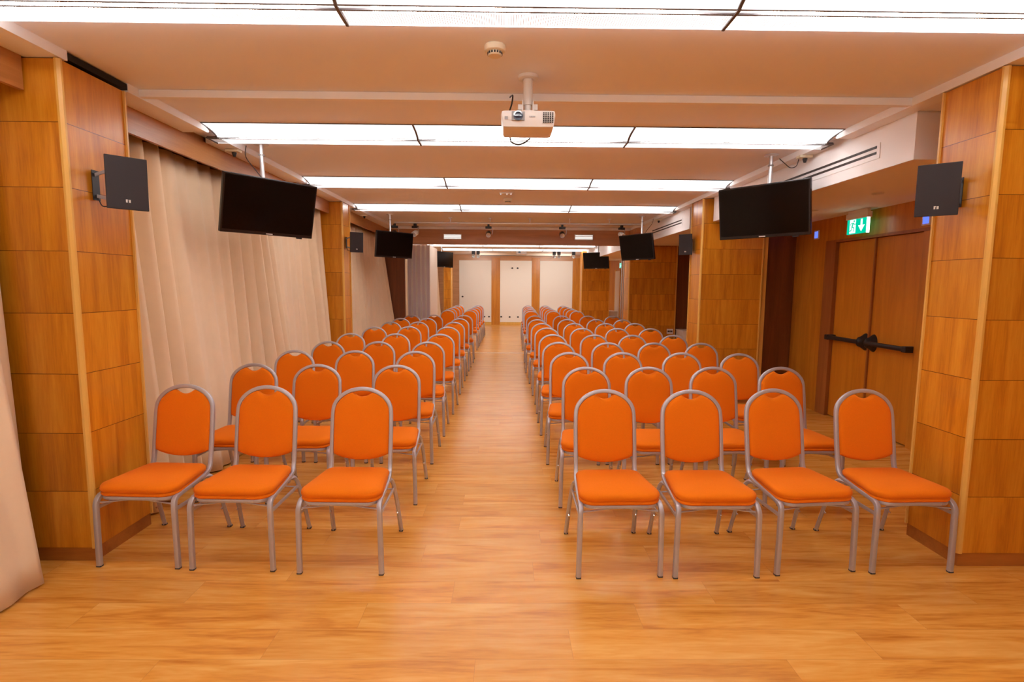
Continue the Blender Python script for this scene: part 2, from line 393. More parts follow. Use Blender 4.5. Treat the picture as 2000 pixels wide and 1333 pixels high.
bm = BM(); add_box(bm, (-2.1, YF-.035, 0), (3.8, YF-.005, .10)); bo = struct('baseboard_far', bm, 'edge_wood')
for i, (a, b) in enumerate([(-.60, -.265), (.965, 1.28), (2.545, 2.9)]):
    bm = BM(); add_box(bm, (a+.004, YF-.05, 0), (b-.004, YF-.001, 2.6)); struct('trim_%d' % (18+i), bm, 'veneer_plain')

# ------------------------------------------------------------------ columns
def column(x0, x1, y0, y1, label, room_side):
    """wood clad column; room_side +1: its aisle face is at x1, -1: at x0"""
    cx, cyy = (x0+x1)/2, (y0+y1)/2
    t = thing('column', label, 'column', (cx, cyy, 0))
    hx, hy = (x1-x0)/2, (y1-y0)/2
    bm = BM(); add_box(bm, (-hx+.012, -hy+.012, .078), (hx-.012, hy-.012, 2.655)); obj('cladding', bm, 'veneer', t)
    bm = BM(); add_box(bm, (-hx+.016, -hy+.016, 0), (hx-.016, hy-.016, .0765)); obj('plinth', bm, 'plinth_wood', t)
    for sx in (-1, 1):
        for sy in (-1, 1):
            w_ = .024
            bm = BM(); a = (sx*hx, sy*hy); b = (sx*(hx-w_), sy*(hy-w_))
            lo = (min(a[0], b[0]), min(a[1], b[1]), .0775); hi = (max(a[0], b[0]), max(a[1], b[1]), 2.6545)
            add_box(bm, lo, hi)
            # chamfer the outer corner
            e = [e for e in bm.edges if abs(e.verts[0].co.z-e.verts[1].co.z) > 1 and abs(e.verts[0].co.x-a[0]) < 1e-5 and abs(e.verts[0].co.y-a[1]) < 1e-5]
            bmesh.ops.bevel(bm, geom=e, offset=.012, segments=1, affect='EDGES')
            obj('edge_strip', bm, 'edge_wood', t)
    return t
column(-2.72, XL, 2.79, 3.272, 'nearest wood clad column on the left, between the curtains', 1)
column(-2.72, XL, 7.365, 7.725, 'slim wood clad column on the left, second from the camera', 1)
column(XR, 3.30, 2.75, 3.155, 'nearest wood clad column on the right, beside the front row of chairs', -1)
column(XR, 3.325, 6.86, 7.29, 'wide wood clad column on the right beyond the exit door', -1)
column(XR, 3.50, 10.87, 11.5, 'third wood clad column on the right with a white socket low on its face', -1)
column(2.45, 3.38, 17.4, 17.85, 'farthest wood clad column on the right, below the farthest television', -1)
column(-2.27, -1.985, 19.0, 19.45, 'farthest wood clad column on the left near the far wall', 1)

# ------------------------------------------------------------------ exit door in the right wall
bm = BM()   # casing
add_box(bm, (XW-.012, D1, 0), (XW+.06, D1+.20, DH+.02)); add_box(bm, (XW-.010, D0-.16, DH), (XW+.06, D1+.20, DH+.03))
fr = struct('door_1', bm, 'frame_wood')
def leaf(y0, y1, hinge):
    bm = BM(); add_box(bm, (XW+.03, y0, .012), (XW+.075, y1, DH-.004), bevel=.004); lf = obj('door_leaf', bm, 'door_wood', fr)
    s = 1 if hinge > 0 else -1     # hinge at y1 if s>0
    ym, yh = (y0+.06, y1-.03) if s > 0 else (y1-.06, y0+.03)
    z0 = .955
    bm = BM(); sweep(bm, [(XW-.055, ym, z0), (XW-.055, yh, z0)], .048, .04, side=(0, 0, 1), rnd=.4); obj('push_bar', bm, 'black_plastic', fr, smooth=True)
    for yy in (ym,):
        bm = BM()
        lathe(bm, [(0, .10), (.03, .098), (.048, .085), (.062, .05), (.09, .012), (.095, 0)], n=24, mat=Matrix.Translation((XW+.03, yy, z0)) @ Matrix.Rotation(-PI/2, 4, 'Y') @ Matrix.Diagonal((1, .62, 1, 1)))
        obj('bar_housing', bm, 'black_plastic', fr, smooth=True)
    bm = BM(); add_box(bm, (XW-.078, yh-.03, z0-.03), (XW+.03, yh+.03, z0+.03), bevel=.01); obj('bar_bracket', bm, 'black_plastic', fr)
leaf(5.585, D1, 1); leaf(D0, 5.578, -1)
bm = BM(); add_box(bm, (XW+.01, 5.572, .012), (XW+.034, 5.592, DH-.004)); obj('meeting_strip', bm, 'frame_wood', fr)
bm = BM(); add_box(bm, (XW+.10, D0, 0), (XW+.3, D1+.12, DH+.02)); obj('backing', bm, 'frame_wood', fr)

# ------------------------------------------------------------------ exit sign above the door
def exit_sign(x, y, z, w_, h_, label, detailed=True):
    t = thing('exit_sign', label, 'exit sign', (x, y, z))
    bm = BM(); add_box(bm, (-.02, -w_/2-.02, h_/2-.005), (.03, w_/2+.02, h_/2+.055), bevel=.004); add_box(bm, (-.012, -w_/2+.0, h_/2+.05), (.02, w_/2+.0, ZK-z-.0005)); obj('housing', bm, 'white_plastic', t)
    bm = BM(); add_box(bm, (-.012, -w_/2, -h_/2), (.012, w_/2, h_/2)); obj('plate', bm, 'exit_green', t)
    bm = BM(); add_box(bm, (-.014, -w_/2-.012, -h_/2-.004), (.014, -w_/2-.0005, h_/2-.006)); obj('edge', bm, 'sign_edge_glow', t)
    X = -.0135
    # seen from the room (-x side) the far end (+y) is on the left:  u = left to right -> y = w/2 - u*w
    def P(u, v): return (X, w_/2-u*w_, -h_/2+v*h_)
    def poly(bm, pts): bm.faces.new([bm.verts.new(P(*p)) for p in pts])
    bm = BM()
    poly(bm, [(.70, .92), (.80, .92), (.80, .52), (.92, .52), (.75, .10), (.58, .52), (.70, .52)])
    obj('arrow', bm, 'exit_white', t)
    bm = BM(); poly(bm, [(.14, .95), (.46, .95), (.46, .05), (.14, .05)]); obj('doorway_symbol', bm, 'exit_white', t)
    if detailed:
        X = -.0145
        bm = BM()
        c = (.37, .84); poly(bm, [(c[0]+.035*math.cos(a), c[1]+.07*math.sin(a)) for a in [2*PI*i/10 for i in range(10)]])
        def limb(a, b, wd):
            ax, ay = a; bx, by = b; dx, dy = bx-ax, (by-ay)*h_/w_; l = math.hypot(dx, dy); nx, ny = -dy/l*wd, dx/l*wd*w_/h_
            poly(bm, [(ax+nx, ay+ny), (bx+nx, by+ny), (bx-nx, by-ny), (ax-nx, ay-ny)])
        limb((.33, .74), (.27, .46), .030); limb((.33, .72), (.42, .60), .013); limb((.42, .60), (.47, .66), .012); limb((.32, .72), (.21, .70), .013); limb((.21, .70), (.18, .58), .012)
        limb((.28, .48), (.38, .38), .018); limb((.38, .38), (.36, .16), .016); limb((.26, .47), (.25, .26), .018); limb((.25, .26), (.15, .20), .016)
        obj('running_figure', bm, 'exit_green', t)
exit_sign(3.74, 5.69, 2.195, .315, .16, 'lit green exit sign with running figure and white down arrow above the double door')
exit_sign(3.62, 16.9, 2.19, .30, .16, 'small green exit sign far off beyond the third right column', True)

# ------------------------------------------------------------------ ceiling light troughs
def light_module(x0, x1, yl, zc, label, group):
    """one module: curved diffuser, lip rails, perforated louvre, two tubes. yl = y of the lip"""
    t = thing('ceiling_light', label, 'ceiling light', ((x0+x1)/2, yl, zc), group=group)
    h = (x1-x0)/2-.006
    prof = [(-.245, 0.0), (-.20, -.004), (-.15, -.009), (-.10, -.016), (-.06, -.026), (-.035, -.036), (-.022, -.046)]
    bm = BM()
    cx = (x0+x1)/2; xa = max(-h, XL+.001-cx); xb = min(h, XR-.001-cx) if yl < 10 else h
    A = [bm.verts.new((xa, y, z)) for y, z in prof]; B = [bm.verts.new((xb, y, z)) for y, z in prof]
    for i in range(len(prof)-1): bm.faces.new([A[i], B[i], B[i+1], A[i+1]])
    obj('diffuser', bm, 'diffuser_glow', t, smooth=True)
    bm = BM()
    for y, z in ((-.018, -.043), (.012, -.048)): add_box(bm, (-h, y-.005, z-.004), (h, y+.005, z+.004))
    add_box(bm, (-h, -.25, -.006), (h, -.243, -.0005))
    obj('rail', bm, 'fixture_metal', t)
    bm = BM(); vs = [bm.verts.new(p) for p in ((-h, .017, -.047), (h, .017, -.047), (h, .135, -.047), (-h, .135, -.047))]; bm.faces.new(vs)
    obj('perforated_louvre', bm, 'louvre_glow', t)
    bm = BM(); add_box(bm, (-h, .135, -.05), (h, .141, -.0005)); obj('back_edge', bm, 'ceiling_fill_glow', t)  # hidden back edge set aglow to brighten the ceiling behind it
    for q, xx in ((-1, xa), (1, xb)):
        bm = BM(); a_, b_ = sorted((xx, xx+q*.002)); prism(bm, [(y, z) for y, z in prof]+[(.016, -.047), (.134, -.047), (.134, -.001)], 'X', a_, b_); obj('end_plate', bm, 'white_plastic', t)
    for k, y in enumerate((-.055, .075)):
        bm = BM(); 
        for a, b in ((xa+.12, -.03), (.03, xb-.12)): cyl(bm, (a, y, -.0155), (b, y, -.0155), .0125, n=12)
        obj('tube', bm, 'tube_glow', t, smooth=True)
    for s in (-1, 1):
        bm = BM(); xe = xa-.003 if s < 0 else xb+.003; sweep(bm, [(xe, y, z-.003) for y, z in prof]+[(s*(h+.003), -.018, -.05), (s*(h+.003), .14, -.052)], .009, .010, side=(1, 0, 0)); obj('end_strip', bm, 'fixture_metal', t)
PX = [-2.34, -.70, .94, 2.56]
def light_row(yl, zc, xs, where, group):
    nm = ['left', 'middle', 'right']
    for i in range(3): light_module(xs[i], xs[i+1], yl, zc, '%s section of the %s' % (nm[i], where), group)
light_row(2.295, ZC, PX, 'long white ceiling light nearest the camera, above the smoke detector', 'nearest ceiling light trough')
light_row(4.275, ZC, PX, 'lit white ceiling trough just behind the projector', 'second ceiling light trough')
light_row(6.20, ZC, PX, 'lit white ceiling trough third from the camera', 'third ceiling light trough')
light_row(8.14, ZC, PX, 'lit white ceiling trough nearest the spotlight rail', 'fourth ceiling light trough')
light_row(17.45, ZC, [-2.1, -.46, 1.17, 2.78], 'farthest lit ceiling trough, in front of the far white panels', 'far ceiling light trough')
for yl, nm in ((11.55, 'just behind the wooden beam'), (.40, 'over the camera'), (-1.53, 'behind the camera'), (-3.46, 'at the back wall behind the camera'), (13.6, 'over the last chairs past the beam'), (15.52, 'midway past the wooden beam')):  # rows not clearly in view, added to help light the hall
    light_row(yl, ZC, PX, 'added white ceiling light trough '+nm, 'ceiling light trough '+nm)

# ------------------------------------------------------------------ curtains
def curtain(y0, y1, label, xt=-2.60, xb=-2.43, seed=0, waves=9.0, end_pull=0.0, amp=.068, z1=2.54, start_pull=0):
    r = random.Random(seed); ph = [r.uniform(0, 6.28) for _ in range(8)]
    n = max(24, int((y1-y0)*56)); mz = 18
    bm = BM(); V = []
    ln = y1-y0
    for i in range(n+1):
        u = i/n; row = []
        for j in range(mz+1):
            v = j/mz; z = .012 + (z1-.012)*v
            k = 1-v
            y = y0 + ln*u
            yy = y + .03*k*math.sin(2.1*y+ph[3])
            f = 1.5*math.asin(.93*math.sin(waves*2*PI*y*.56 + ph[0] + 1.3*math.sin(2.3*y+ph[1])))/1.3 * (.55+.45*math.sin(3.7*y+ph[2]))
            f += .45*math.sin(waves*1.15*PI*y + ph[4] + .8*k) * (.2+.8*v)
            f += .8*k*math.sin(4.9*y+ph[5]+.4*k)
            x = xt + (xb-xt)*(k**1.15) + amp*f*(.75+.45*k)
            e = max(0, (u-.72)/.28); x += end_pull*k*e*e*(3-2*e)
            e2 = max(0, (.25-u)/.25); x += start_pull*k*e2*e2
            row.append(bm.verts.new((x-xt, yy-(y0+y1)/2, z)))
        V.append(row)
    for i in range(n):
        for j in range(mz): bm.faces.new([V[i][j], V[i+1][j], V[i+1][j+1], V[i][j+1]])
    o = obj('curtain', bm, 'curtain_fabric', smooth=True, loc=(xt, (y0+y1)/2, 0))
    sm = o.modifiers.new('thickness', 'SOLIDIFY'); sm.thickness = .006; sm.offset = 0
    o.data.set_sharp_from_angle(angle=PI) if hasattr(o.data, 'set_sharp_from_angle') else None
    return tag(o, label, 'curtain', 'beige floor length curtains')
curtain(-1.2, 2.56, 'beige curtain hanging at the left edge of the picture in front of the first column', xt=-2.60, xb=-2.44, seed=4, waves=9, end_pull=.07, amp=.034)
curtain(2.30, 2.765, 'narrow beige curtain edge tucked against the near face of the first left column', xt=-2.63, xb=-2.53, seed=9, waves=8, amp=.025)
curtain(3.30, 7.32, 'long beige pleated curtain between the nearest and the second left column, behind the nearest television', seed=2, xb=-2.41, end_pull=-.09)
curtain(7.76, 10.88, 'beige curtain past the slim left column with its lower edge flaring into the room', seed=5, xb=-2.48, end_pull=.19, amp=.045)
curtain(12.4, 18.95, 'beige curtain far off beyond the folded partition', seed=6, xt=-2.50, xb=-2.40, amp=.05)

# ------------------------------------------------------------------ folded partition panels
for i in range(5):
    x0 = -2.075 + i*.095
    zt = 2.355
    t = thing('partition_panel', ['grey lilac folded partition panel, first in the stack counting from the curtain', 'grey lilac folded partition panel, second in the stack counting from the curtain', 'grey lilac folded partition panel, middle one of the stack of five', 'grey lilac folded partition panel, second in the stack counting from the aisle', 'partition panel nearest the aisle, its cream face turned to the aisle'][i], 'partition panel', (x0+.046, 11.7, 0), group='stacked partition panels')
    bm = BM(); add_box(bm, (-.040, -.58, .02), (.040, .60, zt), bevel=.003); obj('face', bm, 'cream_panel', t)
    for a, b in ((-.045, -.030), (.030, .045)):
        bm = BM(); add_box(bm, (a, -.60, .01), (b, -.575, zt+.002), bevel=.002); obj('edge_profile', bm, 'white_plastic', t)
    bm = BM(); add_box(bm, (-.0295, -.595, .01), (.0295, -.581, zt)); obj('edge_seal', bm, 'lilac_panel', t)
bm = BM(); 
for x in (2.415, 2.455): add_box(bm, (x, 11.18, .0), (x+.022, 11.22, 2.36), bevel=.003)
tag(obj('partition_post', bm, 'aluminium'), 'thin upright metal partition profile beside the third right column', 'post')

# ------------------------------------------------------------------ banquet chairs
def make_chair(label, group):
    t = thing('banquet_chair', label, 'chair', group=group)
    # seat cushion
    def outline(inset, n=10):
        wf, wb, y0, y1, r = .2145-inset, .186-inset, -.012+inset, .375-inset, .075
        pts = []
        r = max(.02, r-inset)
        for cx, cy, a0 in ((wf-r, y0+r, -PI/2), (wb-r*.8, y1-r*.8, 0), (-wb+r*.8, y1-r*.8, PI/2), (-wf+r, y0+r, PI)):
            rr = r if cy < .2 else r*.8
            for k in range(7):
                a = a0 + PI/2*k/6; pts.append((cx+rr*math.cos(a), cy+rr*math.sin(a)))
        # subdivide the long edges so the crown is smooth
        out = []
        m = len(pts)
        for i in range(m):
            p, q_ = pts[i], pts[(i+1) % m]; out.append(p)
            if math.hypot(p[0]-q_[0], p[1]-q_[1]) > .05:
                for k in range(1, 5): out.append((p[0]+(q_[0]-p[0])*k/5, p[1]+(q_[1]-p[1])*k/5))
        return out
    loops = [(.016, .428), (.004, .431), (.0, .438), (.002, .446), (.0055, .449), (.001, .452), (-.002, .460), (-.003, .468), (-.001, .476), (.006, .484), (.020, .490), (.05, .495), (.09, .498), (.13, .4995)]
    bm = BM(); R_ = []
    for ins, z in loops:
        o = outline(ins); R_.append([bm.verts.new((x, y, z-.030+.004*(y/.37))) for x, y in o])
    n = len(R_[0])
    for A, B in zip(R_, R_[1:]):
        for i in range(n): bm.faces.new([A[i], A[(i+1) % n], B[(i+1) % n], B[i]])
    bm.faces.new(R_[0][::-1]); bm.faces.new(R_[-1])
    obj('seat', bm, 'orange_fabric', t, smooth=True)
    # back frame (hoop running down into the side rails)
    def ylean(z): return .405 + (z-.50)*.165
    def side_pts(s):
        return [(s*.2145, .002, .350), (s*.2115, .010, .376), (s*.2105, .028, .391), (s*.207, .075, .397), (s*.196, .21, .402), (s*.185, .325, .410), (s*.179, .374, .426), (s*.176, .396, .462), (s*.176, ylean(.55), .55), (s*.176, ylean(.68), .68), (s*.174, ylean(.765), .765)]
    arch = []
    for k in range(1, 12):
        a = PI*k/12; arch.append((-.174*math.cos(a), ylean(.775+.135*math.sin(a)), .772+.137*math.sin(a)))
    pts = smooth_path(side_pts(-1)[2:] + arch + side_pts(1)[2:][::-1], 4)
    bm = BM(); sweep(bm, pts, .023, .024, side=(0, 0, 1)); obj('back_frame', bm, 'silver_paint', t, smooth=True)
    # backrest pad
    ol = []
    for k in range(0, 41):      # arch from right side over the top to the left
        a = PI*k/40; x = .166*math.cos(a); z = .765 + .136*math.sin(a)
        nz = .864 + .028*(x/.060)**2 if abs(x) < .060 else 1
        ol.append((x, min(z, nz)))
    for k in range(1, 8): ol.append((-.166-.0*k, .765-(.765-.535)*k/8))
    for k in range(0, 17):
        u = -1+2*k/16; ol.append((.164*u, .531 - .012*math.sqrt(max(0, 1-u*u*.98)) - .026*(1-u*u)))
    for k in range(1, 8): ol.append((.166, .535+(.765-.535)*k/8))
    bm = BM(); R_ = []
    for sc_, dy in ((.50, .020), (.80, .019), (.93, .015), (.985, .007), (1.0, 0), (.99, -.010), (.965, -.017), (.90, -.022), (.75, -.0245), (.5, -.0255), (.2, -.026)):
        R_.append([bm.verts.new((x*sc_, ylean(.70+(z-.70)*sc_)+dy, .70+(z-.70)*sc_)) for x, z in ol])
    n = len(ol)
    for A, B in zip(R_, R_[1:]):
        for i in range(n): bm.faces.new([A[i], A[(i+1) % n], B[(i+1) % n], B[i]])
    bm.faces.new(R_[0][::-1]); bm.faces.new(R_[-1])
    obj('backrest', bm, 'orange_fabric', t, smooth=True)
    # seat frame ring and cross rods
    bm = BM(); ring = outline(.012); pts = [(x*.955, y, .390+.004*(y/.37)) for x, y in ring]; pts.append(pts[0])
    sweep(bm, pts, .020, .020, side=(0, 0, 1), caps=False)
    add_box(bm, (-.185, .30, .372), (.185, .32, .384)); 
    sweep(bm, smooth_path([(-.208, .012, .358), (-.15, .022, .360), (0, .03, .372), (.15, .022, .360), (.208, .012, .358)], 4), .010, .007, side=(0, 1, 0))
    sweep(bm, smooth_path([(-.195, .37, .325), (-.12, .355, .335), (0, .34, .372), (.12, .355, .335), (.195, .37, .325)], 4), .008, .006, side=(0, 1, 0))
    obj('seat_frame', bm, 'silver_paint', t, smooth=True)
    # legs
    for s in (-1, 1):
        bm = BM(); sweep(bm, smooth_path([(s*.2185, 0, .008), (s*.2165, 0, .20), (s*.2150, .0005, .31)]+side_pts(s)[:3]+[(s*.2095, .046, .3945)], 4), .024, .027, side=(0, 1, 0))
        lg = obj('leg', bm, 'silver_paint', t, smooth=True)
        bm = BM(); add_box(bm, (s*.2185-.013, -.0115, 0), (s*.2185+.013, .0115, .010), bevel=.002); obj('foot_cap', bm, 'foot_rubber', lg)
    for s in (-1, 1):
        bm = BM(); sweep(bm, smooth_path([(s*.184, .29, .397), (s*.188, .345, .391), (s*.192, .38, .366), (s*.197, .402, .32), (s*.204, .445, .20), (s*.2125, .502, .008)], 4), .023, .022, side=(0, 1, 0))
        lg = obj('leg', bm, 'silver_paint', t, smooth=True)
        bm = BM(); add_box(bm, (s*.2125-.012, .491, 0), (s*.2125+.012, .515, .010), bevel=.002); obj('foot_cap', bm, 'foot_rubber', lg)
        bm = BM(); cyl(bm, (s*.2055, .430, .145), (s*.2055, .448, .152), .005, n=8); obj('stacking_pin', bm, 'steel_pin', lg)
    for s in (-1, 1):
        bm = BM(); sweep(bm, [(s*.2155, .008, .330), (s*.197, .40, .322)], .010, .019, side=(1, 0, 0)); obj('stretcher', bm, 'silver_paint', t, smooth=True)
    return t
LA = [(-0.876, 2.672), (-.85, 3.57), (-.855, 4.42), (-.85, 5.25), (-.85, 6.18), (-.87, 7.33), (-.885, 8.36), (-.89, 9.34), (-.88, 10.42)]
LB = [(-1.464, 2.707), (-1.45, 3.58), (-1.425, 4.44), (-1.40, 5.25), (-1.40, 6.2), (-1.44, 7.38), (-1.48, 8.36), (-1.48, 9.33), (-1.49, 10.46)]
LC = [(-1.985, 2.735), (-1.96, 3.6), (-1.97, 4.45), (-1.94, 5.24), (-1.975, 6.22), (-1.93, 7.25), (-1.935, 8.33), (-1.96, 9.29), (-1.96, 10.36)]
RA = [(.606, 2.644), (.60, 3.52), (.58, 4.41), (.58, 5.30), (.59, 6.22), (.59, 7.28), (.585, 8.18), (.565, 9.2), (.58, 10.40)]
RB = [(1.119, 2.642), (1.105, 3.54), (1.095, 4.42), (1.11, 5.29), (1.13, 6.21), (1.10, 7.24), (1.12, 8.25), (1.13, 9.29), (1.13, 10.45)]
RC = [(1.674, 2.689), (1.61, 3.56), (1.64, 4.43), (1.63, 5.29), (1.605, 6.2), (1.635, 7.26), (1.65, 8.29), (1.68, 9.34), (1.70, 10.47)]
RD = [(2.203, 2.694), (2.15, 3.57), (2.18, 4.39), (2.14, 5.29), (2.13, 6.23), (2.13, 7.27), (2.14, 8.33), (2.16, 9.31), (2.19, 10.43)]
ROT0 = {'LA': -.022, 'RA': .033, 'RB': .017, 'RC': .10, 'RD': .03, 'LB': -.027, 'LC': -.045}
def extra(x0, x1, y0, y1): return [(x0+(x1-x0)*k/4, y0+(y1-y0)*k/4) for k in range(5)]
LA += extra(-.92, -.89, 12.45, 15.85); LB += extra(-1.46, -1.50, 12.5, 15.9)
RA += extra(.61, .66, 12.35, 15.85); RB += extra(1.14, 1.19, 12.4, 15.85); RC += extra(1.73, 1.74, 12.5, 15.85)
ORD = ['front', 'second', 'third', 'fourth', 'fifth', 'sixth', 'seventh', 'eighth', 'ninth', 'tenth', 'eleventh', 'twelfth', 'thirteenth', 'last']
COLN = {'LA': 'left edge of the aisle', 'LB': 'middle column of the left block', 'LC': 'by the curtains in the left block',
        'RA': 'right edge of the aisle', 'RB': 'second right of the aisle', 'RC': 'third right of the aisle', 'RD': 'fourth right of the aisle'}
proto = None
for cn, lst in (('LA', LA), ('LB', LB), ('LC', LC), ('RA', RA), ('RB', RB), ('RC', RC), ('RD', RD)):
    for i, (x, y) in enumerate(lst):
        rz = ROT0[cn] if i == 0 else rng.uniform(-.03, .03)
        grp = 'orange banquet chairs in the %s block' % ('left' if cn[0] == 'L' else 'right')
        if i == 0:
            lab = {'LC': 'orange banquet chair in the front row, pushed against the nearest left column', 'LB': 'orange banquet chair in the middle of the front row of three left of the aisle',
                   'LA': 'orange banquet chair in the front row on the left edge of the aisle', 'RA': 'orange banquet chair in the front row on the right edge of the aisle',
                   'RB': 'orange banquet chair in the front row, second from the aisle on the right', 'RC': 'orange banquet chair in the front row, third from the aisle on the right',
                   'RD': 'orange banquet chair in the front row, at the foot of the nearest right column'}[cn]
        else: lab = 'orange banquet chair in the %s row, %s' % (ORD[i], COLN[cn])
        if proto is None:
            proto = make_chair(lab, grp); proto.location = (x, y, 0); proto.rotation_euler = (0, 0, rz)
        else: dup(proto, (x, y, 0), rz, lab, grp)

# ------------------------------------------------------------------ televisions on ceiling poles
def television(c, w_, h_, yaw, tilt, label, cable=None):
    t = thing('television', label, 'television', c, group='televisions hung from the ceiling')
    r = Vector((math.cos(yaw), math.sin(yaw), 0)); n = Vector((math.sin(yaw), -math.cos(yaw), 0))
    up = Vector((0, 0, 1))*math.cos(tilt) + n*math.sin(tilt); nn = r.cross(up)   # points away from the viewer side
    fr_ = n*math.cos(tilt) - Vector((0, 0, 1))*math.sin(tilt)
    Mx = Matrix((r, -fr_, up)).transposed().to_4x4()      # local: x right, y back, z up
    bm = BM(); add_box(bm, (-w_/2, 0, -h_/2), (w_/2, .035, h_/2), mat=Mx, bevel=.006); obj('casing', bm, 'tv_bezel', t)
    bm = BM(); add_box(bm, (-w_/2+.014, -.0012, -h_/2+.028), (w_/2-.014, .004, h_/2-.014), mat=Mx); obj('screen', bm, 'tv_screen', t)
    bm = BM(); add_box(bm, (-w_*.36, .034, -h_*.36), (w_*.36, .065, h_*.30), mat=Mx, bevel=.01); obj('rear_cover', bm, 'black_plastic', t)
    bm = BM(); add_box(bm, (-.028, -.003, -h_/2+.008), (.028, 0, -h_/2+.016), mat=Mx); obj('logo', bm, 'logo_silver', t)
    bm = BM(); add_box(bm, (w_*.32, .002, -h_/2-.010), (w_*.38, .02, -h_/2+.001), mat=Mx); obj('sensor', bm, 'black_plastic', t)
    pb = Vector(-n*.125); pb.z = 0
    bm = BM(); cyl(bm, (pb.x, pb.y, -.05), (pb.x, pb.y, ZC-c[2]-.001), .018, n=16); pl = obj('pole', bm, 'pole_metal', t, smooth=True)
    bm = BM(); lathe(bm, [(0, ZC-c[2]-.012), (.055, ZC-c[2]-.012), (.06, ZC-c[2]-.008), (.06, ZC-c[2]-.0005)], mat=Matrix.Translation((pb.x, pb.y, 0))); obj('ceiling_plate', bm, 'pole_metal', pl, smooth=True)
    bm = BM(); cyl(bm, (pb.x, pb.y, ZC-c[2]-.10), (pb.x, pb.y, ZC-c[2]-.088), .024, n=16); obj('collar', bm, 'grey_plastic', pl, smooth=True)
    bm = BM(); add_box(bm, (-.06, .06, -.10), (.06, .10, .10), mat=Mx); p = Mx @ Vector((0, .09, 0)); sweep(bm, [p, (pb.x, pb.y, .0)], .04, .04, side=(0, 0, 1)); obj('bracket', bm, 'black_plastic', t)
    if cable:
        bm = BM(); sweep(bm, smooth_path([tuple(Vector(q)-Vector(c)) for q in cable], 6), .007, .007, side=(1, 0, 0), rnd=.5); obj('cable', bm, 'black_plastic', t, smooth=True)
    return t
def quad_tv(p, s, label, cable=None):
    x, y, z, yaw, tilt = p; H = 1.53767
    k = s/.93
    return television((x*k, y*k, H+(z-H)*k), s, s*.58, yaw, tilt, label, cable)
quad_tv((-2.289, 5.25, 2.269, .914, .25), .805, 'nearest left television, black, hung from the ceiling in front of the long curtain', [(-2.15, 4.50, 2.665), (-2.17, 4.53, 2.58), (-2.10, 4.56, 2.47), (-2.03, 4.60, 2.36), (-2.02, 4.62, 2.25)])
quad_tv((2.617, 5.51, 2.315, -.873, .153), .80, 'nearest right television, black, hung from the ceiling left of the exit sign', [(2.34, 4.66, 2.64), (2.39, 4.66, 2.60), (2.44, 4.66, 2.565), (2.49, 4.66, 2.58), (2.51, 4.66, 2.64)])
quad_tv((-2.341, 11.186, 2.36, .852, .12), .745, 'second television on the left, beside the far end of the curtains')
quad_tv((2.704, 11.186, 2.35, -1.008, .2), .745, 'second television on the right, in front of the third right column', [(2.29, 8.95, 2.4), (2.36, 8.95, 2.5), (2.42, 8.95, 2.58), (2.44, 8.95, 2.66)])
quad_tv((-2.176, 18.611, 2.414, .98, .025), .80, 'farthest left television, small, beyond the folded partition')
quad_tv((2.927, 17.559, 2.367, -.658, .168), .80, 'farthest right television, small, over the farthest right column')
def plug_box(x, y, label):
    t = thing('ceiling_socket', label, 'socket', (x, y, ZB), group='ceiling sockets for the televisions')
    bm = BM(); add_box(bm, (-.06, -.035, -.022), (.05, .035, -.0005), bevel=.004); obj('box', bm, 'cream_plastic', t)
    bm = BM(); lathe(bm, [(0, -.06), (.010, -.058), (.018, -.035), (.020, -.023), (0, -.0225)], n=14); obj('plug', bm, 'black_plastic', t, smooth=True)
plug_box(-2.31, 4.62, 'small socket with black plug above the nearest left television')
plug_box(2.545, 4.63, 'small socket with black plug above the nearest right television')
plug_box(-2.32, 8.75, 'small socket above the second left television')
plug_box(2.545, 9.0, 'small socket with black plug above the second right television')

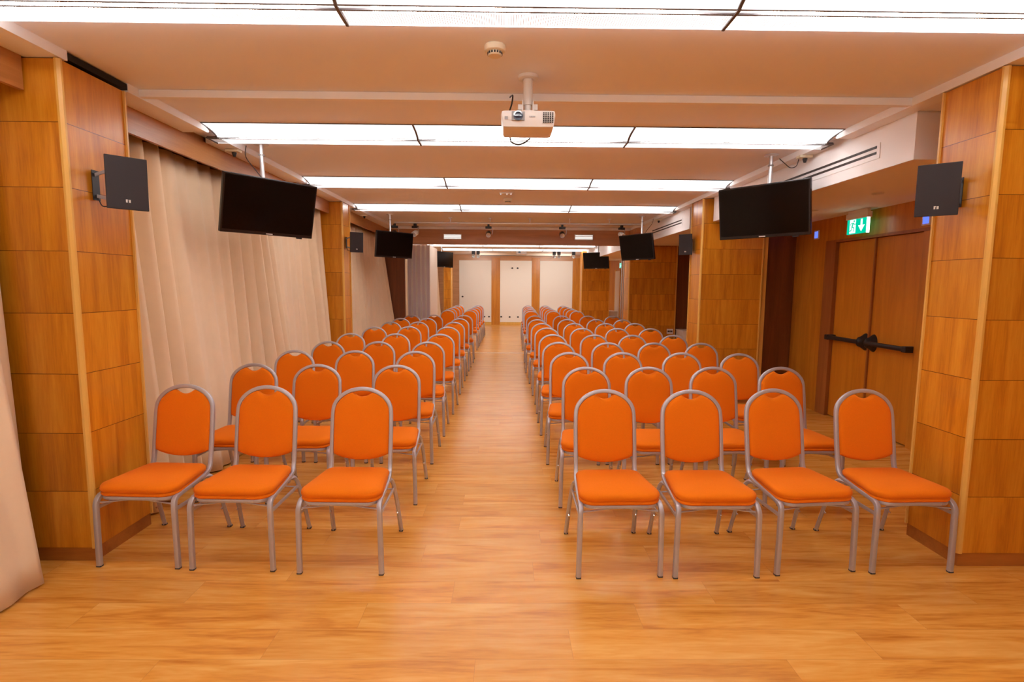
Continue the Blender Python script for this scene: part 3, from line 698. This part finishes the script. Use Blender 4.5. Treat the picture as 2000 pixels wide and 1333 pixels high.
# ------------------------------------------------------------------ wall loudspeakers
def speaker(c, yaw, tilt, label, wall_x):
    t = thing('loudspeaker', label, 'speaker', c, group='black wall loudspeakers')
    r = Vector((math.cos(yaw), math.sin(yaw), 0)); n = Vector((math.sin(yaw), -math.cos(yaw), 0))
    up = Vector((0, 0, 1))*math.cos(tilt) + n*math.sin(tilt); fr_ = n*math.cos(tilt) - Vector((0, 0, 1))*math.sin(tilt)
    Mx = Matrix((r, -fr_, up)).transposed().to_4x4()
    w_, h_ = .188, .275
    bm = BM(); v = add_box(bm, (-w_/2, .012, -h_/2), (w_/2, .105, h_/2))
    for q in v:
        if q.co.y > .05: q.co.x *= .45; q.co.z *= .93
    bmesh.ops.bevel(bm, geom=list(bm.edges), offset=.006, segments=2, affect='EDGES')
    bmesh.ops.transform(bm, matrix=Mx, verts=bm.verts); obj('cabinet', bm, 'black_plastic', t, smooth=True)
    bm = BM(); add_box(bm, (-w_/2, 0, -h_/2), (w_/2, .014, h_/2), mat=Mx, bevel=.004); g = obj('grille', bm, 'speaker_cloth', t)
    for a, b in (((-.010, -h_*.36), (-.0025, -h_*.36+.016)), ((.0, -h_*.36), (.009, -h_*.36+.016)), ((-.010, -h_*.36+.012), (.009, -h_*.36+.016))):
        pass
    bm = BM()
    add_box(bm, (-.011, -.0012, -h_*.365), (-.0035, .0005, -h_*.365+.012), mat=Mx); add_box(bm, (.0015, -.0012, -h_*.365), (.0105, .0005, -h_*.365+.015), mat=Mx); add_box(bm, (-.011, -.0012, -h_*.365+.0125), (-.001, .0005, -h_*.365+.016), mat=Mx)
    obj('logo', bm, 'logo_silver', g)
    # U bracket to the column
    s = -1 if wall_x < 0 else 1
    wx = wall_x-c[0]
    for zz in (-.10, .10):
        bm = BM(); p = Mx @ Vector((0, .06, zz)); 
        sweep(bm, [p, (wx, p.y+.03, zz*.55)], .018, .006, side=(0, 0, 1)); obj('bracket_arm', bm, 'grey_plastic', t)
    bm = BM(); p = Mx @ Vector((0, .06, 0)); add_box(bm, (wx-.004 if s > 0 else wx, p.y+.005, -.08), (wx if s > 0 else wx+.004, p.y+.055, .08)); obj('wall_plate', bm, 'black_plastic', t)
    bm = BM(); p = Mx @ Vector((-s*.0, .085, -.05)); sweep(bm, smooth_path([p, (p.x*.6+wx*.4, p.y, -.10), (wx*.8+p.x*.2, p.y+.01, -.11), (wx-s*.004, p.y+.02, -.06)], 5), .006, .006, side=(0, 1, 0), rnd=.5); obj('cable', bm, 'black_plastic', t, smooth=True)
def sp(p, k, label, wx):
    H = 1.53767; x, y, z, yaw, tilt = p
    speaker((x*k, y*k, H+(z-H)*k), yaw, tilt, label, wx)
sp((-2.191, 3.14, 2.106, .816, .039), .925, 'black loudspeaker on the nearest left column', XL)
sp((2.507, 3.124, 2.108, -.663, .141), .925, 'black loudspeaker on the nearest right column', XR)
sp((-2.18, 7.779, 2.141, .681, .057), .955, 'smaller looking black loudspeaker on the slim second left column', XL)
sp((2.638, 7.89, 2.156, -.80, .074), .905, 'black loudspeaker on the wide second right column, past the exit door', XR)

# ------------------------------------------------------------------ projector
def projector(x, y, zb, label, s=1.0, detailed=True):
    t = thing('projector', label, 'projector', (x, y, zb))
    bm = BM(); add_box(bm, (-.15*s, -.12*s, 0), (.15*s, .12*s, .092*s), bevel=.022*s)
    for v in bm.verts:
        if v.co.z < .03*s: v.co.x *= .95; v.co.y = v.co.y*.93
    obj('body', bm, 'white_plastic', t, smooth=True)
    bm = BM(); add_box(bm, (-.092*s, -.1225*s, .034*s), (-.020*s, -.118*s, .082*s), bevel=.002); obj('lens_recess', bm, 'grey_plastic', t)
    bm = BM(); lathe(bm, [(.026*s, 0), (.026*s, .010*s), (.019*s, .010*s), (.018*s, .004*s), (0, .006*s)], mat=Matrix.Translation((-.056*s, -.122*s, .058*s)) @ Matrix.Rotation(PI/2, 4, 'X')); obj('lens', bm, 'dark_lens', t, smooth=True)
    if detailed:
        bm = BM()
        for i in range(5):
            for j in range(6): add_box(bm, (.080+i*.012, -.1215, .024+j*.0095), (.088+i*.012, -.118, .030+j*.0095))
        obj('vent', bm, 'slot_dark', t)
        bm = BM()
        for k in range(5): add_box(bm, (.006+k*.0065, -.1215, .052), (.0105+k*.0065, -.1195, .058))
        obj('logo', bm, 'grey_plastic', t)
        bm = BM(); add_box(bm, (-.13, -.1215, .040), (-.112, -.1195, .055)); obj('badge', bm, 'grey_plastic', t)
    H_ = ZC-zb
    bm = BM(); lathe(bm, [(0, .092*s), (.075*s, .092*s), (.08*s, .098*s), (.075*s, .104*s), (0, .106*s)]); obj('mount_plate', bm, 'white_plastic', t, smooth=True)
    bm = BM(); cyl(bm, (0, 0, .15*s), (0, 0, H_-.01), .027*s, n=20); cyl(bm, (0, 0, .10*s), (0, 0, .16*s), .018*s); obj('mount_pole', bm, 'white_plastic', t, smooth=True)
    for q in (-1, 1):
        bm = BM(); a_, b_ = sorted((q*.032*s, q*.026*s)); add_box(bm, (a_, -.03*s, .10*s), (b_, .03*s, .17*s)); a_, b_ = sorted((q*.055*s, q*.0262*s)); add_box(bm, (a_, -.012*s, .125*s), (b_, .012*s, .155*s)); obj('mount_bracket', bm, 'white_plastic', t)
    bm = BM(); lathe(bm, [(.03*s, H_-.02), (.056*s, H_-.016), (.058*s, H_-.004), (.058*s, H_-.0005)]); obj('ceiling_plate', bm, 'white_plastic', t, smooth=True)
    if detailed:
        bm = BM(); sweep(bm, smooth_path([(-.10, .05, .085), (-.105, .07, .13), (-.09, .09, .19), (-.085, .13, .25), (-.10, .19, H_-.05)], 5), .009, .009, side=(0, 1, 0), rnd=.5)
        sweep(bm, smooth_path([(-.10, .10, .01), (-.09, .105, -.022), (-.05, .11, -.035), (-.01, .11, -.022), (.02, .115, .004)], 5), .008, .008, side=(0, 1, 0), rnd=.5); obj('cable', bm, 'black_plastic', t, smooth=True)
    return t
projector(.112, 3.11, 2.40, 'white projector hung from the ceiling over the aisle, nearest the camera')
projector(.49, 18.3, 2.585, 'small white projector far off in front of the middle white panel', s=1.25, detailed=False)
def smoke(x, y, s, label, z=ZC):
    t = thing('smoke_detector', label, 'smoke detector', (x, y, z))
    bm = BM(); lathe(bm, [(.052*s, -.0005), (.053*s, -.012*s), (.050*s, -.026*s), (.043*s, -.031*s), (.036*s, -.031*s)]); obj('base', bm, 'cream_plastic', t, smooth=True)
    bm = BM(); lathe(bm, [(.036*s, -.030*s), (.035*s, -.044*s), (.030*s, -.049*s), (0, -.051*s)]); obj('sensor_cap', bm, 'cream_plastic', t, smooth=True)
    bm = BM()
    for k in range(16):
        a = 2*PI*k/16; R_ = Matrix.Rotation(a, 4, 'Z'); add_box(bm, (.0335*s, -.004*s, -.043*s), (.0372*s, .004*s, -.033*s), mat=R_)
    obj('vent', bm, 'slot_dark', t)
smoke(-.066, 2.735, 1.0, 'round cream smoke detector on the ceiling near the camera')
smoke(.005, 7.35, 1.1, 'small round detector on the ceiling beyond the projector')
t = thing('ceiling_sensor', 'flat sensor with three small silver heads on the ceiling above the aisle', 'sensor', (-.02, 6.88, ZC))
bm = BM(); add_box(bm, (-.085, -.02, -.012), (.085, .02, -.0005), bevel=.003); obj('base', bm, 'white_plastic', t)
for x in (-.065, 0.015, .065):
    bm = BM(); lathe(bm, [(.014, -.011), (.013, -.026), (.006, -.032), (0, -.033)], n=12, mat=Matrix.Translation((x, 0, 0))); obj('sensor_head', bm, 'pole_metal', t, smooth=True)

# ------------------------------------------------------------------ spotlight rail and spotlights
t = thing('spotlight_rail', 'long horizontal metal pipe under the ceiling carrying the spotlights', 'rail', (.22, 9.45, 2.62))
bm = BM(); cyl(bm, (-2.2, 0, 0), (2.2, 0, 0), .020, n=14); obj('pipe', bm, 'pole_metal', t, smooth=True)
for x in (-1.0, -.3, .4, 1.1, 1.8):
    bm = BM(); cyl(bm, (x-.22, 0, .018), (x-.22, 0, .0895), .008, n=8); add_box(bm, (x-.25, -.02, .082), (x-.19, .02, .0895)); obj('hanger', bm, 'pole_metal', t)
def spot(x, y, z, label, yaw=0, head='black', s=1.0, pole=.1):
    t = thing('spotlight', label, 'spotlight', (x, y, z), rot=(0, 0, yaw), group='stage spotlights on the rail')
    bm = BM(); add_box(bm, (-.018*s, -.025*s, -.035*s), (.018*s, .025*s, .0), bevel=.004); add_box(bm, (-.055*s, -.03*s, -.075*s), (.055*s, .03*s, -.035*s), bevel=.006); obj('clamp', bm, 'black_plastic', t)
    bm = BM(); sweep(bm, smooth_path([(.05*s, 0, -.06*s), (.07*s, 0, -.08*s), (.07*s, 0, -.16*s), (.052*s, 0, -.17*s)], 3), .004, .02*s, side=(1, 0, 0)); obj('yoke', bm, 'aluminium', t)
    Mh = Matrix.Translation((0, 0, -.165*s)) @ Matrix.Rotation(PI/2+.5, 4, 'X')
    bm = BM(); lathe(bm, [(0, -.06*s), (.035*s, -.058*s), (.048*s, -.03*s), (.048*s, .05*s), (.044*s, .055*s)], n=20, mat=Mh); hd = obj('lamp_head', bm, 'black_plastic' if head == 'black' else 'white_plastic', t, smooth=True)
    bm = BM(); lathe(bm, [(.044*s, .055*s), (.042*s, .035*s), (.02*s, .028*s), (0, .026*s)], n=20, mat=Mh); obj('reflector', bm, 'pole_metal', hd, smooth=True)
spot(-1.98, 9.45, 2.602, 'spotlight on the rail above the second left television', .5)
spot(-1.62, 9.45, 2.602, 'spotlight with a round white head on the rail, just right of the second left television', -.5, head='white')
spot(-.33, 9.45, 2.602, 'spotlight on the rail between the two middle hangers left of the aisle centre', 0)
spot(.97, 9.45, 2.602, 'spotlight on the rail right of the aisle centre', 0)
spot(2.02, 9.45, 2.602, 'spotlight on the rail beside the second right television', .5, head='white')
for x, lab in ((-1.14, 'left lamp of the far left pair of spotlights'), (-.98, 'right lamp of the far left pair of spotlights'), (1.60, 'left lamp of the far right pair of spotlights'), (1.76, 'right lamp of the far right pair of spotlights'), (2.26, 'lone far spotlight right of the far right pair')):
    tt = thing('spotlight', lab, 'spotlight', (x, 18.1, 2.62), group='far spotlights')
    bm = BM(); add_box(bm, (-.055, -.04, -.05), (.055, .04, .0895)); obj('clamp', bm, 'black_plastic', tt)
    bm = BM(); lathe(bm, [(0, -.06), (.045, -.05), (.055, .0), (.055, .04)], n=16, mat=Matrix.Translation((0, -.02, -.10)) @ Matrix.Rotation(PI/2+.4, 4, 'X')); hd = obj('lamp_head', bm, 'white_plastic', tt, smooth=True)
    ld = bpy.data.lights.new('far_wall_fill_spot', 'SPOT'); ld.energy = 28; ld.spot_size = 2.1; ld.spot_blend = .8; ld.shadow_soft_size = .04; ld.color = (1, .95, .88)  # lamp added in each far head to brighten the far wall
    lo_ = bpy.data.objects.new('far_wall_fill_spot', ld); COL.objects.link(lo_); lo_.parent = tt; lo_.location = (0, .10, -.14); lo_.rotation_euler = (math.radians(62), 0, 0)
# projection screen housing at the far end
t = thing('projection_screen', 'long white roll-up screen housing under the far ceiling', 'projection screen', (.67, 19.6, 2.66))
bm = BM(); add_box(bm, (-1.70, -.05, -.035), (1.70, .05, .049), bevel=.012); obj('housing', bm, 'cream_panel', t)
bm = BM(); add_box(bm, (-1.64, -.03, -.05), (1.64, -.01, -.0352)); obj('weight_bar', bm, 'black_plastic', t)

# ------------------------------------------------------------------ emergency lamps on the beam
for x0, x1, z0, z1, lab in ((-1.285, -.92, 2.45, 2.56, 'white louvred lamp on the wooden beam, left of the aisle'), (1.365, 1.74, 2.455, 2.572, 'white louvred lamp on the wooden beam, right of the aisle')):
    t = thing('beam_lamp', lab, 'lamp', ((x0+x1)/2, 10.849, (z0+z1)/2), group='lamps on the wooden beam')
    w_, h_ = (x1-x0)/2, (z1-z0)/2
    bm = BM(); add_box(bm, (-w_, -.035, -h_), (w_, 0, h_), bevel=.004); obj('casing', bm, 'white_plastic', t)
    for z in (-.028, .0, .030):
        bm = BM(); add_box(bm, (-w_+.012, -.039, z-.009), (w_-.012, -.034, z+.009)); obj('slat', bm, 'lamp_white', t)

# ------------------------------------------------------------------ small fittings
for x, y, lab in ((3.23, 4.68, 'recessed round downlight in the soffit nearest the exit sign'), (3.27, 5.72, 'recessed round downlight in the soffit behind the nearest right television')):
    t = thing('downlight', lab, 'downlight', (x, y, ZK), group='recessed downlights')
    bm = BM(); lathe(bm, [(.048, -.0005), (.05, -.006), (.044, -.009), (.038, -.004)], n=24); obj('ring', bm, 'white_plastic', t, smooth=True)
    bm = BM(); lathe(bm, [(.038, -.003), (0, -.003)], n=24); obj('lamp', bm, 'logo_silver', t)
for y, z, lab in ((6.63, 2.19, 'small square blue glowing lamp on the wall left of the exit sign'), (4.90, 2.17, 'small square blue glowing lamp by the nearest right loudspeaker')):
    t = thing('blue_lamp', lab, 'lamp', (XW, y, z), group='blue marker lamps')
    bm = BM(); add_box(bm, (-.012, -.05, -.055), (-.0005, .05, .055), bevel=.003); obj('frame', bm, 'white_plastic', t)
    bm = BM(); add_box(bm, (-.014, -.035, -.04), (-.0122, .035, .04)); obj('lens', bm, 'blue_glow', t)
t = thing('wall_socket', 'white wall socket with three dark outlets low on the third right column', 'socket', (3.39, 10.881, .61))
bm = BM(); add_box(bm, (-.066, -.010, -.052), (.066, 0, .052), bevel=.003); obj('plate', bm, 'white_plastic', t)
for x in (-.036, 0, .036):
    bm = BM(); add_box(bm, (x-.014, -.012, -.018), (x+.014, -.0095, .018)); obj('outlet', bm, 'black_plastic', t)
def cabinet(lo, hi, label):
    t = thing('radiator_cover', label, 'cabinet', ((lo[0]+hi[0])/2, (lo[1]+hi[1])/2, 0))
    hx, hy = (hi[0]-lo[0])/2, (hi[1]-lo[1])/2
    bm = BM(); add_box(bm, (-hx, -hy, 0), (hx, hy, hi[2]-.02), bevel=.004); obj('body', bm, 'panel_white', t)
    bm = BM(); add_box(bm, (-hx-.008, -hy-.008, hi[2]-.0195), (hx, hy, hi[2]), bevel=.004); obj('top', bm, 'white_plastic', t)
cabinet((3.53, 10.45, 0), (3.85, 10.93, .66), 'white box standing in the recess right of the third right column')
cabinet((3.45, 18.2, 0), (3.85, 19.3, .66), 'white box far off behind the farthest right column')
bm = BM(); add_box(bm, (XW-.03, 18.0, 0), (XW-.001, 18.75, 2.06), bevel=.004); dr = struct('door_2', bm, 'panel_white')
bm = BM(); add_box(bm, (XW-.035, 18.76, 0), (XW-.001, 18.84, 2.10)); add_box(bm, (XW-.035, 17.91, 0), (XW-.001, 17.99, 2.10)); obj('frame', bm, 'edge_wood', dr)
